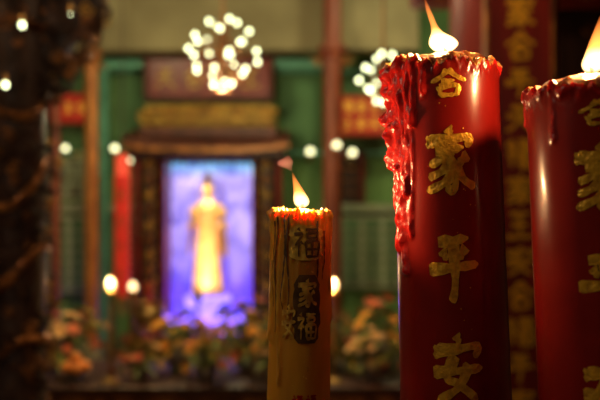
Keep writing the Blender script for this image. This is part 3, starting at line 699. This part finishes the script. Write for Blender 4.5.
def patch(mb,rad0,th_c,z0,z1,wid,key,seed,lift):
    rnd=random.Random(seed); n=14; rows=[]
    for i in range(n+1):
        t_=i/n; z=z0+(z1-z0)*t_; ed=wid*(.5+.06*rnd.uniform(-1,1))*(min(1,.55+math.sin(PI*t_)*1.2)); r=rad0(z)+lift
        rows.append([(r*math.cos(math.radians(th_c)+ed*u/r),r*math.sin(math.radians(th_c)+ed*u/r),z) for u in (-1,-.6,-.2,.2,.6,1)])
    mb.quadgrid(rows,key,False)
patch(mb,r1,-80,.390-.048,.390-.014,.034,'dullgold',1,.0020)
patch(mb,r1,-78,.390-.128,.390-.062,.027,'brownwax',2,.0016)
glyph(mb,'fu',on_cyl(r1,-80,.390-.045,.026,.028,.0025),'brownwax',.05,seed=2)
glyph(mb,'jia',on_cyl(r1,-78,.390-.092,.019,.025,.0021),'dullgold',.085,seed=2)
glyph(mb,'fu',on_cyl(r1,-78,.390-.124,.019,.025,.0021),'dullgold',.065,seed=2)
glyph(mb,'an',on_cyl(r1,-110,.390-.122,.014,.030,.0026),'dullgold',.07,seed=2)
for th,x in ((-92,0),(-68,1)): glyph(mb,'fu',on_cyl(r1,th,.390-.200,.011,.022,.0010),'redwax_drip',.06,seed=x)
flakes(mb,r1,-84,.22,.38,16,60,5,'dullgold')
rnd=random.Random(3)
for k in range(9):
    th=rnd.choice([-152,-142,-134,-124,-114,-60,-45])+rnd.uniform(-3,3); z1=.387-rnd.uniform(.0,.03); L=rnd.uniform(.03,.12); rows=[]
    for i in range(24):
        t_=i/23; z=z1-L*t_; th2=th+3*math.sin(z*70+k); d=max(d1(th2%360,z),0); r=r1(z)+d+.0005; w=.0011*(1-.7*t_)*(1+.4*math.sin(i*1.7+k))
        rows.append([(r*math.cos(math.radians(th2)+w*u/r),r*math.sin(math.radians(th2)+w*u/r),z) for u in(-1,0,1)])
    mb.quadgrid(rows,'brownwax',False)
mb.obj('embossed_characters',c1)
flame(c1,zt1,[(0,-1,1),(0,3,6.5),(-.5,8,8),(-2.5,15,6),(-5,22,4),(-8,30,2),(-10,36,.3)],'flame')
flame(c1,zt1,[(-10,36,.3),(-13,39,3),(-17,42,7),(-17,46,8),(-15,50,4),(-14,53,.5)],'flame_puff','flame_wisp')
light('flame_glow','POINT',(-.001,0,zt1+.014),1.2,(1,.58,.25),.005,parent=c1)

e=empty('candle_stand',(0,0,0))
mb=MB(); mb.box(-.55,.75,.58,1.02,1.05,1.08,'darkwood',.006); mb.box(-.55,.75,.57,.58,1.0,1.079,'brass',.003); mb.box(-.55,.75,1.02,1.03,1.0,1.079,'brass',.003); mb.obj('tray',e)
mb=MB()
for x in(-.48,.68):
    for y in(.64,.96): mb.lathe([(.03,0),(.03,.02),(.016,.05),(.016,1.0),(.025,1.05)],(x,y,0),'brass',14)
mb.box(-.48,.68,.63,.65,.3,.33,'brass',.003); mb.box(-.48,.68,.95,.97,.3,.33,'brass',.003); mb.obj('legs',e)

# ------------------------------------------------------------------ fill lamps added out of view to brighten hall and candles
def fill_lamp(i,x,y,z,w,col,size,soft=None):
    e=empty('added_fill_lamp' if i==0 else 'added_fill_lamp.%03d'%i,(x,y,z))
    mb=MB(); mb.tube([(0,0,.12),(0,0,ZC-z)],.008,'darkwood',6); mb.lathe([(.03,.14),(.1,.12),(size*.6,.02),(size*.58,.03),(.02,.11)],(0,0,0),'brass',24); mb.obj('shade',e)
    light(e.name+'_glow','POINT',(0,0,-.02),w,col,soft or size*.45,parent=e)
fill_lamp(0,-1.6,.0,2.5,20,(1,.82,.58),.2)
fill_lamp(1,1.6,-.9,2.7,4,(1,.82,.6),.3)
fill_lamp(2,-1.6,5.9,3.45,58,(1,.86,.48),.3)
fill_lamp(3,1.0,6.8,3.5,36,(1,.90,.52),.3)
fill_lamp(4,-.5,4.2,3.2,46,(1,.68,.38),.26)
fill_lamp(5,.5,3.0,3.1,20,(1,.66,.36),.26)
fill_lamp(6,-1.9,2.3,2.9,16,(1,.58,.27),.26)

w=bpy.data.worlds.new('World'); scene.world=w; w.use_nodes=True
w.node_tree.nodes['Background'].inputs[0].default_value=(.012,.010,.008,1); w.node_tree.nodes['Background'].inputs[1].default_value=1

cam=bpy.data.cameras.new('camera'); co=bpy.data.objects.new('camera',cam); scene.collection.objects.link(co)
co.location=(0,0,1.5); co.rotation_euler=(math.radians(90),0,0); cam.lens=50; cam.sensor_width=36
cam.dof.use_dof=True; cam.dof.focus_distance=.785; cam.dof.aperture_fstop=4.4; cam.clip_start=.02
scene.camera=co
